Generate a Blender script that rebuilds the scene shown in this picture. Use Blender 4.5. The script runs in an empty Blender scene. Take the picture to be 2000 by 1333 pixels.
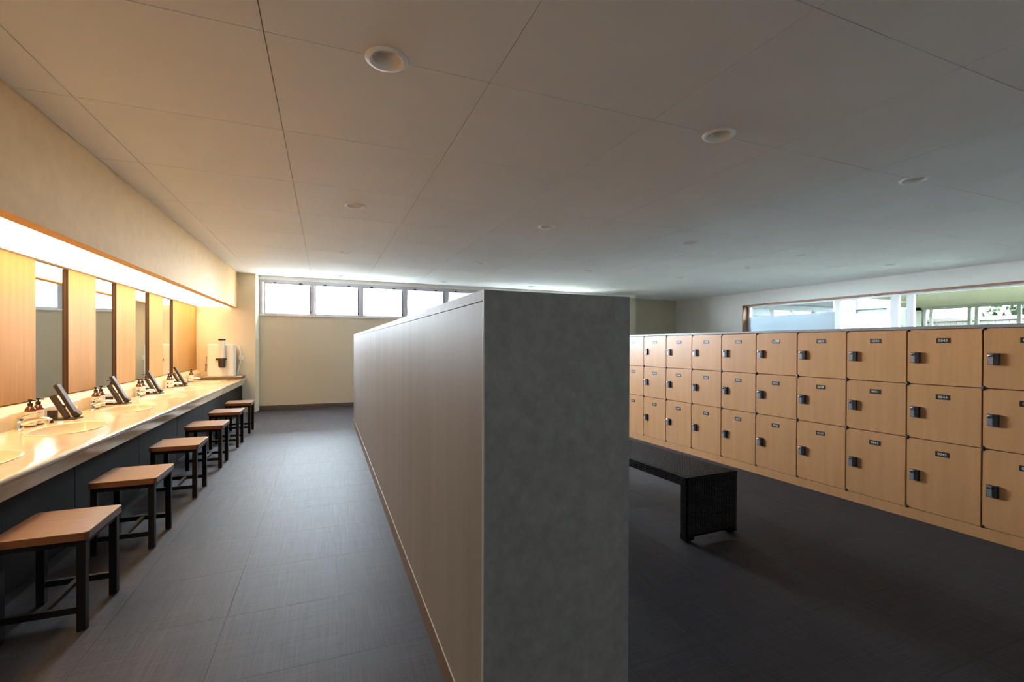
import bpy, bmesh, math, random
from mathutils import Vector, Matrix
random.seed(7)
R = math.radians
scn = bpy.context.scene
col = scn.collection

# ------------------------------------------------------------------ camera
cam_d = bpy.data.cameras.new('camera')
cam = bpy.data.objects.new('camera', cam_d); col.objects.link(cam)
cam_d.sensor_width = 36.0
cam_d.lens = 905.32 / 2000 * 36.0
cam_d.shift_y = 12.837 / 2000
cam_d.clip_start = 0.02; cam_d.clip_end = 400
def cam_matrix(yaw, pitch, roll, loc):
    f = Vector((math.sin(yaw) * math.cos(pitch), math.cos(yaw) * math.cos(pitch), math.sin(pitch)))
    r = Vector((math.cos(yaw), -math.sin(yaw), 0)); u = r.cross(f)
    r2 = r * math.cos(roll) + u * math.sin(roll); u2 = u * math.cos(roll) - r * math.sin(roll)
    m = Matrix((r2, u2, -f)).transposed().to_4x4(); m.translation = loc
    return m
cam.matrix_world = cam_matrix(R(21.95157), R(-0.283951), R(0.230889), (0, 0, 1.35))
scn.camera = cam

# ------------------------------------------------------------------ sky, window portals, exposure
SKY = 235.0
world = bpy.data.worlds.new('overcast_sky'); scn.world = world
world.use_nodes = True
bgn = world.node_tree.nodes['Background']
bgn.inputs[0].default_value = (0.78, 0.88, 1.0, 1)
bgn.inputs[1].default_value = SKY
def portal(name, loc, rot, sx, sy):
    l = bpy.data.lights.new(name, 'AREA'); l.shape = 'RECTANGLE'; l.size = sx; l.size_y = sy
    l.cycles.is_portal = True
    o = bpy.data.objects.new(name, l); col.objects.link(o); o.location = loc; o.rotation_euler = rot
portal('window_portal', (2.6, 10.74, 2.3), (R(-90), 0, 0), 8.0, 0.8)
portal('window_portal', (10.62, 6.35, 1.8), (R(90), 0, R(90)), 5.6, 1.4)
VANITY = 1.8
vl = bpy.data.lights.new('vanity_lamp', 'AREA'); vl.shape = 'RECTANGLE'; vl.size = 0.24; vl.size_y = 9.6
vl.energy = 35.0; vl.color = (1.0, 0.60, 0.25); vl.spread = R(122)
vlo = bpy.data.objects.new('vanity_lamp', vl); col.objects.link(vlo); vlo.location = (-2.14, 5.55, 2.068)
vs = scn.view_settings
vs.view_transform = 'Standard'; vs.look = 'None'; vs.exposure = 0.98; vs.gamma = 1.0; vs.use_curve_mapping = False

# ------------------------------------------------------------------ materials
MATS = {}
def mat(name, color, rough=0.6, metal=0.0, spec=0.5, var=0.0, vscale=4.0, stretch=(1, 1, 1), bump=0.0, bscale=60.0, color2=None,
        coat=0.0, rnd=0.0, fine=0.0):
    m = bpy.data.materials.new(name); m.use_nodes = True
    nt = m.node_tree; N = nt.nodes; L = nt.links
    b = N['Principled BSDF']
    b.inputs['Base Color'].default_value = (*color, 1)
    b.inputs['Roughness'].default_value = rough
    b.inputs['Metallic'].default_value = metal
    b.inputs['Specular IOR Level'].default_value = spec
    if coat: b.inputs['Coat Weight'].default_value = coat; b.inputs['Coat Roughness'].default_value = 0.15
    if var or bump or rnd:
        tc = N.new('ShaderNodeTexCoord'); mp = N.new('ShaderNodeMapping'); mp.inputs['Scale'].default_value = stretch
        src = tc.outputs['Object']
        oi = N.new('ShaderNodeObjectInfo')
        add = N.new('ShaderNodeVectorMath'); add.operation = 'ADD'
        mul = N.new('ShaderNodeMath'); mul.operation = 'MULTIPLY'; mul.inputs[1].default_value = 37.0
        L.new(oi.outputs['Random'], mul.inputs[0]); L.new(src, add.inputs[0]); L.new(mul.outputs[0], add.inputs[1])
        L.new(add.outputs[0], mp.inputs['Vector'])
    if var:
        nz = N.new('ShaderNodeTexNoise'); nz.inputs['Scale'].default_value = vscale; nz.inputs['Detail'].default_value = 6
        nz.inputs['Roughness'].default_value = 0.62
        L.new(mp.outputs[0], nz.inputs['Vector'])
        rp = N.new('ShaderNodeValToRGB')
        c2 = color2 or tuple(c * (1 - var) for c in color)
        rp.color_ramp.elements[0].position = 0.32; rp.color_ramp.elements[1].position = 0.68
        rp.color_ramp.elements[0].color = (*c2, 1); rp.color_ramp.elements[1].color = (*color, 1)
        L.new(nz.outputs['Fac'], rp.inputs[0])
        last = rp.outputs[0]
        if rnd:
            hs = N.new('ShaderNodeHueSaturation')
            mr = N.new('ShaderNodeMapRange'); mr.inputs['To Min'].default_value = 1 - rnd; mr.inputs['To Max'].default_value = 1 + rnd
            L.new(oi.outputs['Random'], mr.inputs['Value']); L.new(mr.outputs[0], hs.inputs['Value']); L.new(last, hs.inputs['Color'])
            last = hs.outputs[0]
        L.new(last, b.inputs['Base Color'])
    if bump:
        n2 = N.new('ShaderNodeTexNoise'); n2.inputs['Scale'].default_value = bscale; n2.inputs['Detail'].default_value = 4
        L.new(mp.outputs[0], n2.inputs['Vector'])
        bp = N.new('ShaderNodeBump'); bp.inputs['Strength'].default_value = bump; bp.inputs['Distance'].default_value = 0.004
        L.new(n2.outputs['Fac'], bp.inputs['Height']); L.new(bp.outputs[0], b.inputs['Normal'])
    MATS[name] = m
    return m
mat('ceiling_board', (0.88, 0.88, 0.87), 0.75, var=0.05, vscale=1.2, bump=0.05, bscale=150)
mat('pale_tile', (0.62, 0.61, 0.58), 0.5, var=0.08)
mat('joint', (0.62, 0.62, 0.61), 0.9)
mat('wall_paint', (0.56, 0.485, 0.37), 0.8, var=0.05, vscale=1.5, bump=0.12, bscale=120)
mat('nook_paint_lit', (0.74, 0.64, 0.47), 0.8, var=0.05, vscale=1.5, bump=0.12, bscale=120)  # lighter copy of the wall paint; lamp glow put into the colour
mat('wall_white', (0.84, 0.84, 0.80), 0.8, var=0.04, vscale=1.5, bump=0.08, bscale=120)
mat('soffit_paper_warm', (0.74, 0.45, 0.19), 0.8, var=0.10, vscale=9, bump=0.25, bscale=160)  # cream paper turned orange; warm bounce from the lamp put into the colour
mat('oak', (0.53, 0.275, 0.085), 0.6, spec=0.2, var=0.20, vscale=1.6, stretch=(14, 14, 0.6), bump=0.05, bscale=8)
mat('beech', (0.72, 0.36, 0.148), 0.36, var=0.13, vscale=1.5, stretch=(9, 9, 0.5), rnd=0.03)
mat('beech_edge', (0.13, 0.05, 0.014), 0.6)
mat('dark_edge', (0.05, 0.025, 0.012), 0.6)
mat('lock_sheen', (0.42, 0.42, 0.47), 0.3, metal=0.5)
mat('partition_laminate', (0.24, 0.238, 0.242), 0.6, var=0.16, vscale=1.3, stretch=(5, 5, 0.35), spec=0.3)
mat('partition_stone', (0.31, 0.305, 0.295), 0.55, var=0.28, vscale=26, bump=0.12, bscale=90)
mat('partition_trim', (0.60, 0.59, 0.57), 0.4)
mat('skirting', (0.085, 0.07, 0.065), 0.5, var=0.1)
mat('partition_skirting', (0.16, 0.12, 0.09), 0.45, var=0.1)
mat('worktop_grey', (0.36, 0.33, 0.33), 0.4, var=0.1, vscale=20)
mat('marble', (0.68, 0.59, 0.43), 0.14, var=0.10, vscale=3.0, color2=(0.60, 0.49, 0.32), spec=0.5)
mat('basin', (0.74, 0.67, 0.53), 0.10)
mat('cabinet_dark', (0.012, 0.0095, 0.009), 0.6, spec=0.12, var=0.15)
mat('walnut', (0.205, 0.088, 0.04), 0.36, var=0.30, vscale=2.0, stretch=(1.2, 16, 16), rnd=0.08)
mat('black_metal', (0.007, 0.006, 0.006), 0.5, spec=0.25, var=0.1)
mat('chrome', (0.85, 0.85, 0.86), 0.10, metal=1.0)
mat('aluminium', (0.52, 0.50, 0.54), 0.4, metal=0.3)
mat('white_frame', (0.82, 0.82, 0.84), 0.4)
mat('wood_trim', (0.30, 0.13, 0.05), 0.5, var=0.3, vscale=5)
mat('rattan_strand', (0.016, 0.016, 0.018), 0.3)
mat('black_plastic', (0.02, 0.018, 0.018), 0.35)
mat('lock_metal', (0.12, 0.115, 0.13), 0.22, metal=0.6)
mat('plate_brown', (0.028, 0.016, 0.010), 0.4)
mat('digit_white', (0.75, 0.73, 0.68), 0.6)
mat('white_plastic', (0.85, 0.82, 0.76), 0.35)
mat('amber', (0.13, 0.04, 0.012), 0.08, coat=0.5)
mat('label_paper', (0.82, 0.78, 0.72), 0.6)
mat('label_ink', (0.22, 0.19, 0.17), 0.6)
mat('bronze', (0.06, 0.045, 0.034), 0.6, spec=0.2)
mat('clear_tube', (0.72, 0.62, 0.56), 0.15)
mat('tray_brown', (0.16, 0.09, 0.05), 0.5)
mat('lamp_white', (0.93, 0.93, 0.92), 0.45)
mat('lamp_inner', (0.93, 0.93, 0.92), 0.25)
mat('leaf_a', (0.018, 0.03, 0.006), 0.6, var=0.6, vscale=3)
mat('leaf_b', (0.008, 0.016, 0.004), 0.6, var=0.6, vscale=3)
mat('bark', (0.34, 0.30, 0.22), 0.8, var=0.3)
mat('ground', (0.07, 0.07, 0.06), 0.9, var=0.2)
mat('porch_board', (0.11, 0.105, 0.045), 0.6, var=0.2, vscale=2, stretch=(0.6, 8, 8), rnd=0.05)
mat('porch_dark', (0.05, 0.055, 0.035), 0.6, var=0.2)
mat('fence_board', (0.03, 0.025, 0.02), 0.7, var=0.2, vscale=3)
mat('neighbour_white', (0.055, 0.055, 0.058), 0.6, var=0.05)
mat('neighbour_grey', (0.02, 0.022, 0.026), 0.6, var=0.1)
mat('neighbour_dark', (0.035, 0.045, 0.055), 0.5, var=0.1)

def floor_mat():
    m = bpy.data.materials.new('woven_vinyl'); m.use_nodes = True
    nt = m.node_tree; N = nt.nodes; L = nt.links; b = N['Principled BSDF']
    tc = N.new('ShaderNodeTexCoord'); oi = N.new('ShaderNodeObjectInfo')
    mul = N.new('ShaderNodeMath'); mul.operation = 'MULTIPLY'; mul.inputs[1].default_value = 23.0
    add = N.new('ShaderNodeVectorMath'); L.new(oi.outputs['Random'], mul.inputs[0])
    L.new(tc.outputs['Object'], add.inputs[0]); L.new(mul.outputs[0], add.inputs[1])
    outs = []
    for sc in ((1.5, 90, 1), (90, 1.5, 1)):
        mp = N.new('ShaderNodeMapping'); mp.inputs['Scale'].default_value = sc; L.new(add.outputs[0], mp.inputs[0])
        nz = N.new('ShaderNodeTexNoise'); nz.inputs['Scale'].default_value = 2.2; nz.inputs['Detail'].default_value = 3
        L.new(mp.outputs[0], nz.inputs['Vector']); outs.append(nz.outputs['Fac'])
    mx = N.new('ShaderNodeMath'); mx.operation = 'ADD'; L.new(outs[0], mx.inputs[0]); L.new(outs[1], mx.inputs[1])
    hf = N.new('ShaderNodeMath'); hf.operation = 'MULTIPLY'; hf.inputs[1].default_value = 0.5; L.new(mx.outputs[0], hf.inputs[0])
    rp = N.new('ShaderNodeValToRGB')
    rp.color_ramp.elements[0].position = 0.36; rp.color_ramp.elements[0].color = (0.036, 0.034, 0.040, 1)
    rp.color_ramp.elements[1].position = 0.64; rp.color_ramp.elements[1].color = (0.071, 0.067, 0.079, 1)
    L.new(hf.outputs[0], rp.inputs[0])
    hs = N.new('ShaderNodeHueSaturation'); mr = N.new('ShaderNodeMapRange')
    mr.inputs['To Min'].default_value = 0.97; mr.inputs['To Max'].default_value = 1.03
    L.new(oi.outputs['Random'], mr.inputs['Value']); L.new(mr.outputs[0], hs.inputs['Value']); L.new(rp.outputs[0], hs.inputs['Color'])
    L.new(hs.outputs[0], b.inputs['Base Color'])
    b.inputs['Roughness'].default_value = 0.6; b.inputs['Specular IOR Level'].default_value = 0.16
    bp = N.new('ShaderNodeBump'); bp.inputs['Strength'].default_value = 0.25; bp.inputs['Distance'].default_value = 0.002
    L.new(hf.outputs[0], bp.inputs['Height']); L.new(bp.outputs[0], b.inputs['Normal'])
    MATS['woven_vinyl'] = m
floor_mat()

def rattan_mat():
    m = bpy.data.materials.new('black_rattan'); m.use_nodes = True
    nt = m.node_tree; N = nt.nodes; L = nt.links; b = N['Principled BSDF']
    tc = N.new('ShaderNodeTexCoord'); sp = N.new('ShaderNodeSeparateXYZ'); L.new(tc.outputs['Object'], sp.inputs[0])
    def op(kind, a, bb):
        n = N.new('ShaderNodeMath'); n.operation = kind
        for i, q in enumerate((a, bb)):
            if q is None: continue
            if isinstance(q, (int, float)): n.inputs[i].default_value = q
            else: L.new(q, n.inputs[i])
        return n.outputs[0]
    def wave(ax, pitch):
        return op('ABSOLUTE', op('SINE', op('MULTIPLY', sp.outputs[ax], math.pi / pitch), None), None)
    wx, wy, wz = wave('X', 0.016), wave('Y', 0.017), wave('Z', 0.016)
    # strands across the seat and up the sides, split into knots along the bench
    h = op('MULTIPLY', op('MINIMUM', op('MAXIMUM', wx, 0.45), op('MAXIMUM', wz, 0.2)), wy)
    rp = N.new('ShaderNodeValToRGB'); rp.color_ramp.elements[0].position = 0.25; rp.color_ramp.elements[0].color = (0.001, 0.001, 0.001, 1)
    rp.color_ramp.elements[1].position = 0.7; rp.color_ramp.elements[1].color = (0.04, 0.042, 0.05, 1)
    L.new(h, rp.inputs[0]); L.new(rp.outputs[0], b.inputs['Base Color'])
    L.new(op('MULTIPLY', h, 0.5), b.inputs['Specular IOR Level'])
    bp = N.new('ShaderNodeBump'); bp.inputs['Strength'].default_value = 1.0; bp.inputs['Distance'].default_value = 0.006
    L.new(h, bp.inputs['Height']); L.new(bp.outputs[0], b.inputs['Normal'])
    b.inputs['Roughness'].default_value = 0.38
    MATS['black_rattan'] = m
rattan_mat()

def glass_mats():
    # clear thin glass
    m = bpy.data.materials.new('clear_glass'); m.use_nodes = True
    nt = m.node_tree; N = nt.nodes; L = nt.links; N.remove(N['Principled BSDF']); out = N['Material Output']
    tr = N.new('ShaderNodeBsdfTransparent'); tr.inputs[0].default_value = (0.45, 0.48, 0.46, 1)
    gl = N.new('ShaderNodeBsdfGlossy'); gl.inputs['Roughness'].default_value = 0.02
    fr = N.new('ShaderNodeFresnel'); fr.inputs[0].default_value = 1.3
    mx = N.new('ShaderNodeMixShader'); L.new(fr.outputs[0], mx.inputs[0]); L.new(tr.outputs[0], mx.inputs[1]); L.new(gl.outputs[0], mx.inputs[2])
    L.new(mx.outputs[0], out.inputs[0]); MATS['clear_glass'] = m
    # frosted window glass
    m = bpy.data.materials.new('frosted_glass'); m.use_nodes = True
    nt = m.node_tree; N = nt.nodes; L = nt.links; N.remove(N['Principled BSDF']); out = N['Material Output']
    tr = N.new('ShaderNodeBsdfTransparent'); tr.inputs[0].default_value = (0.92, 0.96, 0.95, 1)
    rf = N.new('ShaderNodeBsdfRefraction'); rf.inputs['Roughness'].default_value = 0.35; rf.inputs['IOR'].default_value = 1.15
    mx = N.new('ShaderNodeMixShader'); mx.inputs[0].default_value = 0.2
    L.new(tr.outputs[0], mx.inputs[1]); L.new(rf.outputs[0], mx.inputs[2])
    tl = N.new('ShaderNodeBsdfTranslucent'); tl.inputs[0].default_value = (0.92, 0.96, 0.95, 1)
    m2 = N.new('ShaderNodeMixShader'); m2.inputs[0].default_value = 0.36
    L.new(mx.outputs[0], m2.inputs[1]); L.new(tl.outputs[0], m2.inputs[2])
    L.new(m2.outputs[0], out.inputs[0]); MATS['frosted_glass'] = m
    # milky film
    m = bpy.data.materials.new('frost_film'); m.use_nodes = True
    nt = m.node_tree; N = nt.nodes; L = nt.links; N.remove(N['Principled BSDF']); out = N['Material Output']
    tl = N.new('ShaderNodeBsdfTranslucent'); tl.inputs[0].default_value = (0.42, 0.46, 0.50, 1)
    df = N.new('ShaderNodeBsdfDiffuse'); df.inputs[0].default_value = (0.55, 0.59, 0.63, 1)
    mx = N.new('ShaderNodeMixShader'); mx.inputs[0].default_value = 0.5
    L.new(tl.outputs[0], mx.inputs[1]); L.new(df.outputs[0], mx.inputs[2]); L.new(mx.outputs[0], out.inputs[0]); MATS['frost_film'] = m
    m = bpy.data.materials.new('mirror_silver'); m.use_nodes = True
    b = m.node_tree.nodes['Principled BSDF']; b.inputs['Base Color'].default_value = (0.80, 0.86, 0.84, 1)
    b.inputs['Metallic'].default_value = 1; b.inputs['Roughness'].default_value = 0.015; MATS['mirror_silver'] = m
    m = bpy.data.materials.new('lit_diffuser'); m.use_nodes = True
    b = m.node_tree.nodes['Principled BSDF']; b.inputs['Base Color'].default_value = (0.8, 0.78, 0.7, 1)
    b.inputs['Emission Color'].default_value = (1.0, 0.76, 0.48, 1); b.inputs['Emission Strength'].default_value = VANITY
    MATS['lit_diffuser'] = m
glass_mats()

# ------------------------------------------------------------------ mesh helpers
class MB:
    def __init__(s): s.v = []; s.f = []; s.mi = []; s.cur = 0
    def face(s, pts):
        n = len(s.v); s.v += [tuple(p) for p in pts]; s.f.append(tuple(range(n, n + len(pts)))); s.mi.append(s.cur)
    def box(s, x0, x1, y0, y1, z0, z1):
        n = len(s.v)
        s.v += [(x0, y0, z0), (x1, y0, z0), (x1, y1, z0), (x0, y1, z0), (x0, y0, z1), (x1, y0, z1), (x1, y1, z1), (x0, y1, z1)]
        for q in ((0, 3, 2, 1), (4, 5, 6, 7), (0, 1, 5, 4), (1, 2, 6, 5), (2, 3, 7, 6), (3, 0, 4, 7)):
            s.f.append(tuple(n + i for i in q)); s.mi.append(s.cur)
        return s
    def prism(s, poly, axis, a, b):
        # poly: list of 2D points, extruded along axis from a to b
        def P(p, t):
            return {'x': (t, p[0], p[1]), 'y': (p[0], t, p[1]), 'z': (p[0], p[1], t)}[axis]
        n = len(s.v); k = len(poly)
        s.v += [P(p, a) for p in poly] + [P(p, b) for p in poly]
        s.f.append(tuple(n + i for i in range(k))); s.mi.append(s.cur)
        s.f.append(tuple(n + k + i for i in reversed(range(k)))); s.mi.append(s.cur)
        for i in range(k):
            j = (i + 1) % k
            s.f.append((n + i, n + k + i, n + k + j, n + j)); s.mi.append(s.cur)
        return s
    def lathe(s, prof, c=(0, 0, 0), seg=24, sx=1.0, sy=1.0, cap0=True, cap1=True):
        n = len(s.v)
        for r, z in prof:
            for i in range(seg):
                a = 2 * math.pi * i / seg
                s.v.append((c[0] + r * sx * math.cos(a), c[1] + r * sy * math.sin(a), c[2] + z))
        for k in range(len(prof) - 1):
            for i in range(seg):
                j = (i + 1) % seg
                s.f.append((n + k * seg + i, n + k * seg + j, n + (k + 1) * seg + j, n + (k + 1) * seg + i)); s.mi.append(s.cur)
        if cap0: s.f.append(tuple(n + i for i in reversed(range(seg)))); s.mi.append(s.cur)
        if cap1: s.f.append(tuple(n + (len(prof) - 1) * seg + i for i in range(seg))); s.mi.append(s.cur)
        return s
    def tube(s, pts, r, seg=10):
        pts = [Vector(p) for p in pts]; n = len(s.v)
        rad = r if isinstance(r, (list, tuple)) else [r] * len(pts)
        for k, p in enumerate(pts):
            d = (pts[min(k + 1, len(pts) - 1)] - pts[max(k - 1, 0)]).normalized()
            u = d.cross(Vector((0, 0, 1)));
            if u.length < 1e-3: u = d.cross(Vector((1, 0, 0)))
            u.normalize(); w = d.cross(u)
            for i in range(seg):
                a = 2 * math.pi * i / seg
                s.v.append(tuple(p + (u * math.cos(a) + w * math.sin(a)) * rad[k]))
        for k in range(len(pts) - 1):
            for i in range(seg):
                j = (i + 1) % seg
                s.f.append((n + k * seg + i, n + k * seg + j, n + (k + 1) * seg + j, n + (k + 1) * seg + i)); s.mi.append(s.cur)
        s.f.append(tuple(n + i for i in reversed(range(seg)))); s.mi.append(s.cur)
        s.f.append(tuple(n + (len(pts) - 1) * seg + i for i in range(seg))); s.mi.append(s.cur)
        return s
    def slab(s, p, q, w, t, wdir=(0, 1, 0)):
        # bar from p to q, width w along wdir, thickness t
        p = Vector(p); q = Vector(q); d = (q - p).normalized(); wv = Vector(wdir).normalized(); tv = d.cross(wv).normalized()
        n = len(s.v)
        for e in (p, q):
            for a, b in ((-1, -1), (1, -1), (1, 1), (-1, 1)):
                s.v.append(tuple(e + wv * a * w / 2 + tv * b * t / 2))
        for k in ((0, 3, 2, 1), (4, 5, 6, 7), (0, 1, 5, 4), (1, 2, 6, 5), (2, 3, 7, 6), (3, 0, 4, 7)):
            s.f.append(tuple(n + i for i in k)); s.mi.append(s.cur)
        return s
    def mesh(s, name, mats, smooth=False):
        me = bpy.data.meshes.new(name); me.from_pydata(s.v, [], s.f); me.update()
        bm = bmesh.new(); bm.from_mesh(me); bmesh.ops.recalc_face_normals(bm, faces=bm.faces); bm.to_mesh(me); bm.free()
        for m in (mats if isinstance(mats, (list, tuple)) else [mats]): me.materials.append(MATS[m])
        if len(set(s.mi)) > 1: me.polygons.foreach_set('material_index', s.mi)
        if smooth:
            for p in me.polygons: p.use_smooth = True
            try: me.set_sharp_from_angle(angle=R(40))
            except Exception: pass
        return me
def link(name, data, parent=None, loc=None, rz=0.0):
    o = bpy.data.objects.new(name, data); col.objects.link(o)
    if parent is not None: o.parent = parent
    if loc is not None: o.location = loc
    o.rotation_euler.z = rz
    return o
def bevel(o, w=0.004, seg=2):
    b = o.modifiers.new('bevel', 'BEVEL'); b.width = w; b.segments = seg; b.limit_method = 'ANGLE'; b.angle_limit = R(40)
    return o
def tag(o, label, cat, group=None):
    o['label'] = label; o['category'] = cat
    if group: o['group'] = group
    return o
def struct(o, label=None):
    o['kind'] = 'structure'
    if label: o['label'] = label
    return o
def thing(name, label, cat, loc=(0, 0, 0), rz=0.0, group=None):
    return tag(link(name, None, None, loc, rz), label, cat, group)
def part(name, mb, m, parent, smooth=False, bev=0.0, loc=None):
    o = link(name, mb.mesh(name, m, smooth), parent, loc)
    if bev: bevel(o, bev)
    return o
def copy_tree(root, loc, rz=None, label=None, group=None):
    r = root.copy(); col.objects.link(r); r.location = loc
    if rz is not None: r.rotation_euler.z = rz
    if label: r['label'] = label
    if group: r['group'] = group
    for ch in root.children:
        c = ch.copy(); col.objects.link(c); c.parent = r
        for g in ch.children:
            d = g.copy(); col.objects.link(d); d.parent = c
    return r

# ------------------------------------------------------------------ dimensions
CEIL = 2.75; FARY = 10.65; BACKY = -2.6; LEFTX = -2.31
WB = -0.0424; WA = 10.1 - WB * 11.4            # right wall: x = WA + WB*y
WROT = math.atan(-WB)
def wallx(y): return WA + WB * y

# ------------------------------------------------------------------ floor with tiles
fl = struct(link('floor', MB().box(LEFTX - 0.2, 10.9, BACKY - 0.2, 11.9, -0.20, -0.004).mesh('floor', 'woven_vinyl')),
            'dark grey woven vinyl floor laid in square tiles')
TS = 0.515
tile_me = MB().box(0.0007, TS - 0.0007, 0.0007, TS - 0.0007, -0.004, 0.0).mesh('floor_tile', 'woven_vinyl')
X0 = 0.066 - TS * 4; Y0 = 2.645 - TS * 4
rest = MB()
for i in range(13):
    for j in range(-4, 20):
        x = X0 + i * TS; y = Y0 + j * TS
        if x > 4.3 or y > FARY - 0.3 or x < -1.6: continue
        vis = (0.4 < y < 8.3) if x < 0.5 else (0.3 < y < 6.5 and x > 0.9)
        if vis: link('floor_tile', tile_me, fl, (x, y, 0))
        else: rest.box(x + .0012, x + TS - .0012, y + .0012, y + TS - .0012, -0.004, 0)
bay = MB()
for i in range(13, 25):
    for j in range(-8, 22):
        x = X0 + i * TS; y = Y0 + j * TS
        if x + TS < 10.0 and y + TS < 11.3 and y > BACKY: (bay if x > 4.8 else rest).box(x + .0012, x + TS - .0012, y + .0012, y + TS - .0012, -0.004, 0)
for i in range(-2, 13):
    for j in list(range(-8, -4)) + [20]:
        x = X0 + i * TS; y = Y0 + j * TS
        if y + TS < FARY and y > BACKY: rest.box(x + .0012, x + TS - .0012, y + .0012, y + TS - .0012, -0.004, 0)
o = part('distant_tiles', rest, 'woven_vinyl', fl); o['kind'] = 'stuff'
o = part('bounce_tiles', bay, 'pale_tile', fl); o['kind'] = 'stuff'  # unseen pale floor behind the lockers, added to bounce light upwards

# ------------------------------------------------------------------ ceiling with boards and downlight holes
ce = struct(link('ceiling', MB().box(LEFTX - 0.2, 10.9, BACKY - 0.2, 11.9, CEIL + 0.14, CEIL + 0.3)
                 .box(LEFTX - 0.2, 10.9, BACKY - 0.2, 11.9, CEIL + 0.012, CEIL + 0.02).mesh('ceiling', 'joint')), 'pale grey board ceiling with thin joints and round downlights')
# (the thin backing sheet is rebuilt below so the downlight cans can pass through the boards)
CX, CY_, PX, PY = -0.258, 2.345, 1.07, 1.03
LX = [0.277, 2.417, 4.562, 6.72, 8.93]; LY = [2.345, 4.92, 7.515, 10.07]
HR = 0.078
lights = []
for a, lx in enumerate(LX):
    for b, ly in enumerate(LY):
        if b == 0 and a > 2: continue
        lights.append((a, b, lx, ly))
def board(x0, x1, y0, y1, holes):
    # outline with half-round notches on the y edges, full holes inside
    g = 0.0022; x0 += g; x1 -= g; y0 += g; y1 -= g
    bm = bmesh.new()
    seg = 20
    def edge_pts(y, direction):
        out = []
        hs = [h for h in holes if abs(h[1] - y) < 0.02]
        for h in hs:
            dy = y - h[1]
            a0 = math.asin(max(-1, min(1, dy / HR)))
            if direction > 0:   # bottom edge going +x, notch bulges to +y
                for k in range(seg + 1):
                    a = (math.pi - a0) + (a0 - (math.pi - a0)) * k / seg
                    out.append((h[0] + HR * math.cos(a), h[1] + HR * math.sin(a)))
            else:               # top edge going -x, notch bulges to -y
                for k in range(seg + 1):
                    a = a0 + ((-math.pi - a0) - a0) * k / seg
                    out.append((h[0] + HR * math.cos(a), h[1] + HR * math.sin(a)))
        return out
    outline = [(x0, y0)] + edge_pts(y0, 1) + [(x1, y0), (x1, y1)] + edge_pts(y1, -1) + [(x0, y1)]
    inner = [h for h in holes if y0 + HR < h[1] < y1 - HR]
    def loop(pts):
        vs_ = [bm.verts.new((p[0], p[1], CEIL)) for p in pts]
        return [bm.edges.new((vs_[i], vs_[(i + 1) % len(vs_)])) for i in range(len(vs_))]
    es = loop(outline)
    for h in inner:
        es += loop([(h[0] + HR * math.cos(2 * math.pi * k / 40), h[1] + HR * math.sin(2 * math.pi * k / 40)) for k in range(40)])
    bmesh.ops.triangle_fill(bm, edges=es, use_beauty=True)
    r = bmesh.ops.extrude_face_region(bm, geom=list(bm.faces))
    for v in [e for e in r['geom'] if isinstance(e, bmesh.types.BMVert)]: v.co.z += 0.012
    bmesh.ops.recalc_face_normals(bm, faces=bm.faces)
    me = bpy.data.meshes.new('ceiling_board'); bm.to_mesh(me); bm.free(); me.materials.append(MATS['ceiling_board'])
    return me
xs = [-1.6] + [CX + PX * k for k in range(-1, 11)]; xs = [x for x in xs if x < 10.3] + [10.62]
ys = [BACKY - .05] + [CY_ + PY * k for k in range(-4, 9)] + [11.62]
for i in range(len(xs) - 1):
    for j in range(len(ys) - 1):
        hs = [(lx, ly) for a, b, lx, ly in lights if xs[i] < lx < xs[i + 1] and ys[j] - 0.05 < ly < ys[j + 1] + 0.05]
        hs = [(h[0], min(ys, key=lambda q: abs(q - h[1])) if min(abs(q - h[1]) for q in ys) < 0.06 else h[1]) for h in hs]
        me = board(xs[i], xs[i + 1], ys[j], ys[j + 1], hs) if hs else \
            MB().box(xs[i] + .0022, xs[i + 1] - .0022, ys[j] + .0022, ys[j + 1] - .0022, CEIL, CEIL + .012).mesh('ceiling_board', 'ceiling_board')
        link('ceiling_board', me, ce)
# backing sheet only as strips behind the joints
bk = MB()
for x in xs:
    bk.box(x - 0.02, x + 0.02, BACKY, 11.6, CEIL + 0.0125, CEIL + 0.02)
for y in ys:
    segs = sorted([lx for a, b, lx, ly in lights if abs(ly - y) < 0.06])
    p = -1.6
    for lx in segs:
        bk.box(p, lx - HR - .02, y - .02, y + .02, CEIL + .0125, CEIL + .02); p = lx + HR + .02
    bk.box(p, 10.6, y - .02, y + .02, CEIL + .0125, CEIL + .02)
ce.data = MB().box(LEFTX - 0.2, 10.9, BACKY - 0.2, 11.9, CEIL + 0.14, CEIL + 0.3).mesh('ceiling', 'joint')
part('joint_strip', bk, 'joint', ce)

# ------------------------------------------------------------------ walls
wl = struct(link('wall_left', MB().box(LEFTX - 0.2, LEFTX, BACKY - 0.2, 11.0, -0.2, CEIL + 0.14).mesh('wall_left', 'wall_paint')), 'wall behind the wash counter')
wbk = struct(link('wall_back', MB().box(LEFTX - 0.2, 10.9, BACKY - 0.2, BACKY, -0.2, CEIL + 0.14).mesh('wall_back', 'wall_white')), 'plain wall behind the camera')
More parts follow.
